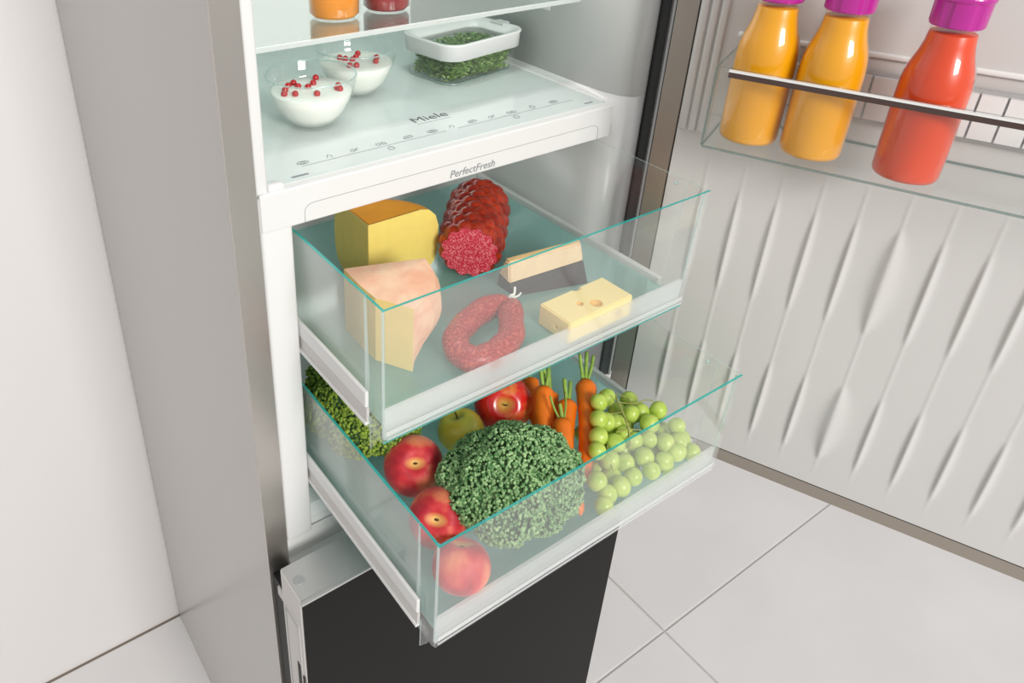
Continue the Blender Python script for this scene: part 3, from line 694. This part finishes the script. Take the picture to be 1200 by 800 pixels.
# ------------------------------------------------------------------ herb box
bx = empty('herb_box', (.4475, .2130, Z), (0, 0, .15), label='clear lidded box with white rim full of green cress', cat='container')
def rr3(hx, hy, r, z): return [(x, y, z) for x, y in rrect(hx, hy, r, 6)]
bm = bmesh.new()
loft(bm, [rr3(.066, .043, .020, 0), rr3(.070, .047, .022, .004), rr3(.073, .050, .024, .040)], True, False)
loft(bm, [rr3(.0645, .0415, .019, .0016), rr3(.0685, .0455, .021, .005), rr3(.0715, .0485, .023, .040)], True, False); from_bm('box_body', bm, 'bowl_glass', bx, True)
bm = bmesh.new(); add_tube(bm, rr3(.067, .044, .020, .0018)+[rr3(.067, .044, .020, .0018)[0]], .0012, 6, False); from_bm('base_edge', bm, 'clear_edge', bx, True)
bm = bmesh.new()
A_ = [rr3(.0755, .0525, .026, .036), rr3(.0765, .0535, .026, .0365), rr3(.0775, .0545, .027, .055), rr3(.079, .056, .028, .0575), rr3(.078, .055, .028, .059), rr3(.0735, .0505, .025, .0585), rr3(.064, .041, .020, .0485), rr3(.063, .040, .019, .046), rr3(.0735, .0505, .024, .042), rr3(.0745, .0515, .025, .036)]
R0 = loft(bm, A_+[A_[0]], False, False); bmesh.ops.remove_doubles(bm, verts=bm.verts, dist=1e-5); lid = from_bm('lid', bm, 'white_plastic', bx, True)
bm = bmesh.new(); loft(bm, [rr3(.0645, .0415, .020, .0462), rr3(.0645, .0415, .020, .0478)]); from_bm('lid_window', bm, 'bowl_glass', lid)
bm = bmesh.new(); loft(bm, [[(.070, -.012, .0565), (.088, -.010, .0565), (.088, .010, .0565), (.070, .012, .0565)], [(.070, -.012, .0588), (.087, -.009, .0586), (.087, .009, .0586), (.070, .012, .0588)]]); from_bm('lid_tab', bm, 'white_plastic', lid, False)
principled('herb_green', (.20, .36, .06), .6, noise_scale=90, noise_amt=.6); principled('herb_light', (.42, .56, .20), .6)
rnd = random.Random(11); vs, fs, ms = [], [], []
for i in range(9000):
    x, y, z = rnd.uniform(-.062, .062), rnd.uniform(-.039, .039), rnd.uniform(.003, .040+.006*noise.noise(Vector((i*.37, 0, 0))))
    a, e, ln = rnd.uniform(0, 2*PI), rnd.uniform(-.5, .6), rnd.uniform(.006, .014)
    wd = rnd.choice((.0007, .0012, .0026)); d = Vector((math.cos(a)*math.cos(e), math.sin(a)*math.cos(e), math.sin(e)))*ln; s = Vector((-math.sin(a), math.cos(a), rnd.uniform(-.6, .6)))*wd; u = d.cross(s).normalized()*wd*.5
    p = Vector((x, y, z)); q = p+d
    if abs(q.x) > .064 or abs(q.y) > .041 or not .003 < q.z < .0455: continue
    k = len(vs); m_ = p+d*.5
    vs += [p, m_+s+u, q, m_-s+u, m_-u]; fs += [(k, k+1, k+3), (k+1, k+2, k+3), (k, k+4, k+1), (k+1, k+4, k+2), (k+2, k+4, k+3), (k+3, k+4, k)]; ms += [0 if rnd.random() < .8 else 1]*6
me = bpy.data.meshes.new('cress'); me.from_pydata([tuple(v) for v in vs], [], fs); me.polygons.foreach_set('material_index', ms)
cr = mesh_obj('cress', me, ['herb_green', 'herb_light'], None, False, bx.location, bx.rotation_euler); tag(cr, 'loose green cress filling the clear lidded box', 'herbs', kind='stuff')

# ------------------------------------------------------------------ jars on the upper shelf
principled('jam_orange', (.90, .30, .010), .25, noise_scale=50, noise_amt=.1); principled('jam_red', (.36, .010, .014), .25, noise_scale=50, noise_amt=.3); principled('jar_lid', (.75, .75, .74), .3, .8)
def jar(loc, r, mat, label):
    t = empty('jam_jar', loc, label=label, cat='jar', group='jars on the upper shelf')
    bm = lathe_bm([(0, 0), (r-.004, 0), (r-.001, .002), (r, .006), (r, .066), (r-.006, .074), (r-.006, .084), (r-.008, .084), (r-.008, .073), (r-.002, .065), (r-.002, .006), (0, .0022)], 40); from_bm('jar_body', bm, 'bowl_glass', t, True)
    bm = lathe_bm([(0, .0026), (r-.006, .0028), (r-.0024, .0065), (r-.0024, .064), (0, .064)], 40); from_bm('jam', bm, mat, t, True)
    bm = lathe_bm([(0, .092), (r-.006, .092), (r-.004, .090), (r-.004, .078), (r-.0055, .078)], 40); from_bm('lid', bm, 'jar_lid', t, True)
jar((.2185, .172, 1.5326), .0320, 'jam_orange', 'glass jar of bright orange preserve on the upper glass shelf')
jar((.2925, .173, 1.5326), .0310, 'jam_red', 'glass jar of dark red preserve on the upper glass shelf')

# ------------------------------------------------------------------ door rack and bottles
rk = empty('door_rack', HP, (0, 0, DA), label='clear bottle rack with a reflection-painted metal rail on the inside of the open door', cat='rack')
rx0, rx1, ry0, ry1, rz0, rz1 = .079, .556, -.112, -.004, .507, .597
bm = bmesh.new(); add_slab(bm, [(rx0+.002, ry0, rz0), (rx1, ry0, rz0), (rx1, ry1, rz0), (rx0+.002, ry1, rz0)], (0, 0, .003)); from_bm('rack_floor', bm, ['rack_clear', 'rack_edge'], rk)
bm = bmesh.new(); add_slab(bm, [(rx0+.004, ry0, rz0+.0032), (rx1, ry0, rz0+.0032), (rx1, ry0, rz1), (rx0+.004, ry0, rz1)], (0, .0025, 0), (0, 1, 1, 1)); from_bm('rack_front', bm, ['rack_clear', 'rack_edge'], rk)
for x in (rx0, rx1+.0005):
    bm = bmesh.new(); add_slab(bm, [(x, ry0+.001, rz0+.002), (x, ry1, rz0+.002), (x, ry1, rz1), (x, ry0+.001, rz1)], (.0025, 0, 0)); from_bm('rack_end', bm, ['rack_clear', 'rack_edge'], rk)
rl = box('rail', (rx0+.014, rx1), (ry0-.0030, ry0-.0002), (rz1-.0085, rz1-.0030), 'chrome_dark_reflection', rk)  # chrome bar's dark reflection painted as its own strip
box('rail_bright_reflection', (rx0+.014, rx1), (ry0-.0034, ry0-.0002), (rz1-.0028, rz1-.0006), 'white_plastic', rl)  # bright reflection of the same bar, painted as a white strip
bk = box('rack_back', (rx0+.006, rx1-.006), (ry1-.007, ry1-.003), (rz0+.030, rz1-.006), 'silver_plastic', rk)
sp_ = None
for k in range(19):
    x = .10+k*.0240
    bm = bmesh.new(); add_box(bm, x, x+.0218, ry1-.012, ry1-.0072, rz0+.034, rz0+.080); from_bm('back_slat', bm, 'white_plastic', bk)

principled('juice_orange', (.78, .345, .001), .3, noise_scale=14, noise_amt=.06); principled('juice_red', (.70, .055, .005), .3, noise_scale=14, noise_amt=.1)
principled('cap_magenta', (.42, .015, .25), .25, coat=.4)
def bottle(u, off, jm, label):
    loc = HP+Vector((.392, -.920, 0))*(u+.175)+Vector((-.92, -.392, 0))*off; loc.z = .93+rz0+.0034
    t = empty('juice_bottle', loc, (0, 0, DA), label=label, cat='bottle', group='juice bottles in the door rack')
    P = [(.0265, 0), (.0300, .0015), (.0312, .006), (.0316, .03), (.0318, .080), (.0316, .094), (.0305, .104), (.0280, .114), (.0246, .124), (.0222, .134), (.0210, .144), (.0208, .150), (.0205, .163)]
    bm = lathe_bm([(0, 0)]+P+[(.0185, .163)], 40); from_bm('bottle_glass', bm, 'bottle_glass', t, True)
    bm = lathe_bm([(0, .0018)]+[(r-.0013, max(z, .0018)) for r, z in P if z < .148]+[(.0195, .1445), (0, .1445)], 40); from_bm('juice', bm, jm, t, True)
    bm = bmesh.new(); n = 48; R = []
    for z, r0 in ((.151, .0222), (.1525, .0232), (.174, .0236), (.1752, .0246), (.178, .0248), (.1815, .0236), (.1825, .021)):
        ring = []
        for k in range(n):
            fl = 0
            if .152 < z < .1745: fl = -.0011 if (k % 8) in (0, 1) else 0
            ring.append(((r0+fl)*math.cos(2*PI*k/n), (r0+fl)*math.sin(2*PI*k/n), z))
        R.append(ring)
    loft(bm, R); from_bm('cap', bm, 'cap_magenta', t)
bottle(-.0575, .063, 'juice_orange', 'yellow-orange juice bottle with magenta cap, nearest the door hinge')
bottle(.0072, .068, 'juice_orange', 'yellow-orange juice bottle with magenta cap, beside the red juice bottle')
bottle(.0975, .074, 'juice_red', 'red-orange juice bottle with magenta cap in the door rack')
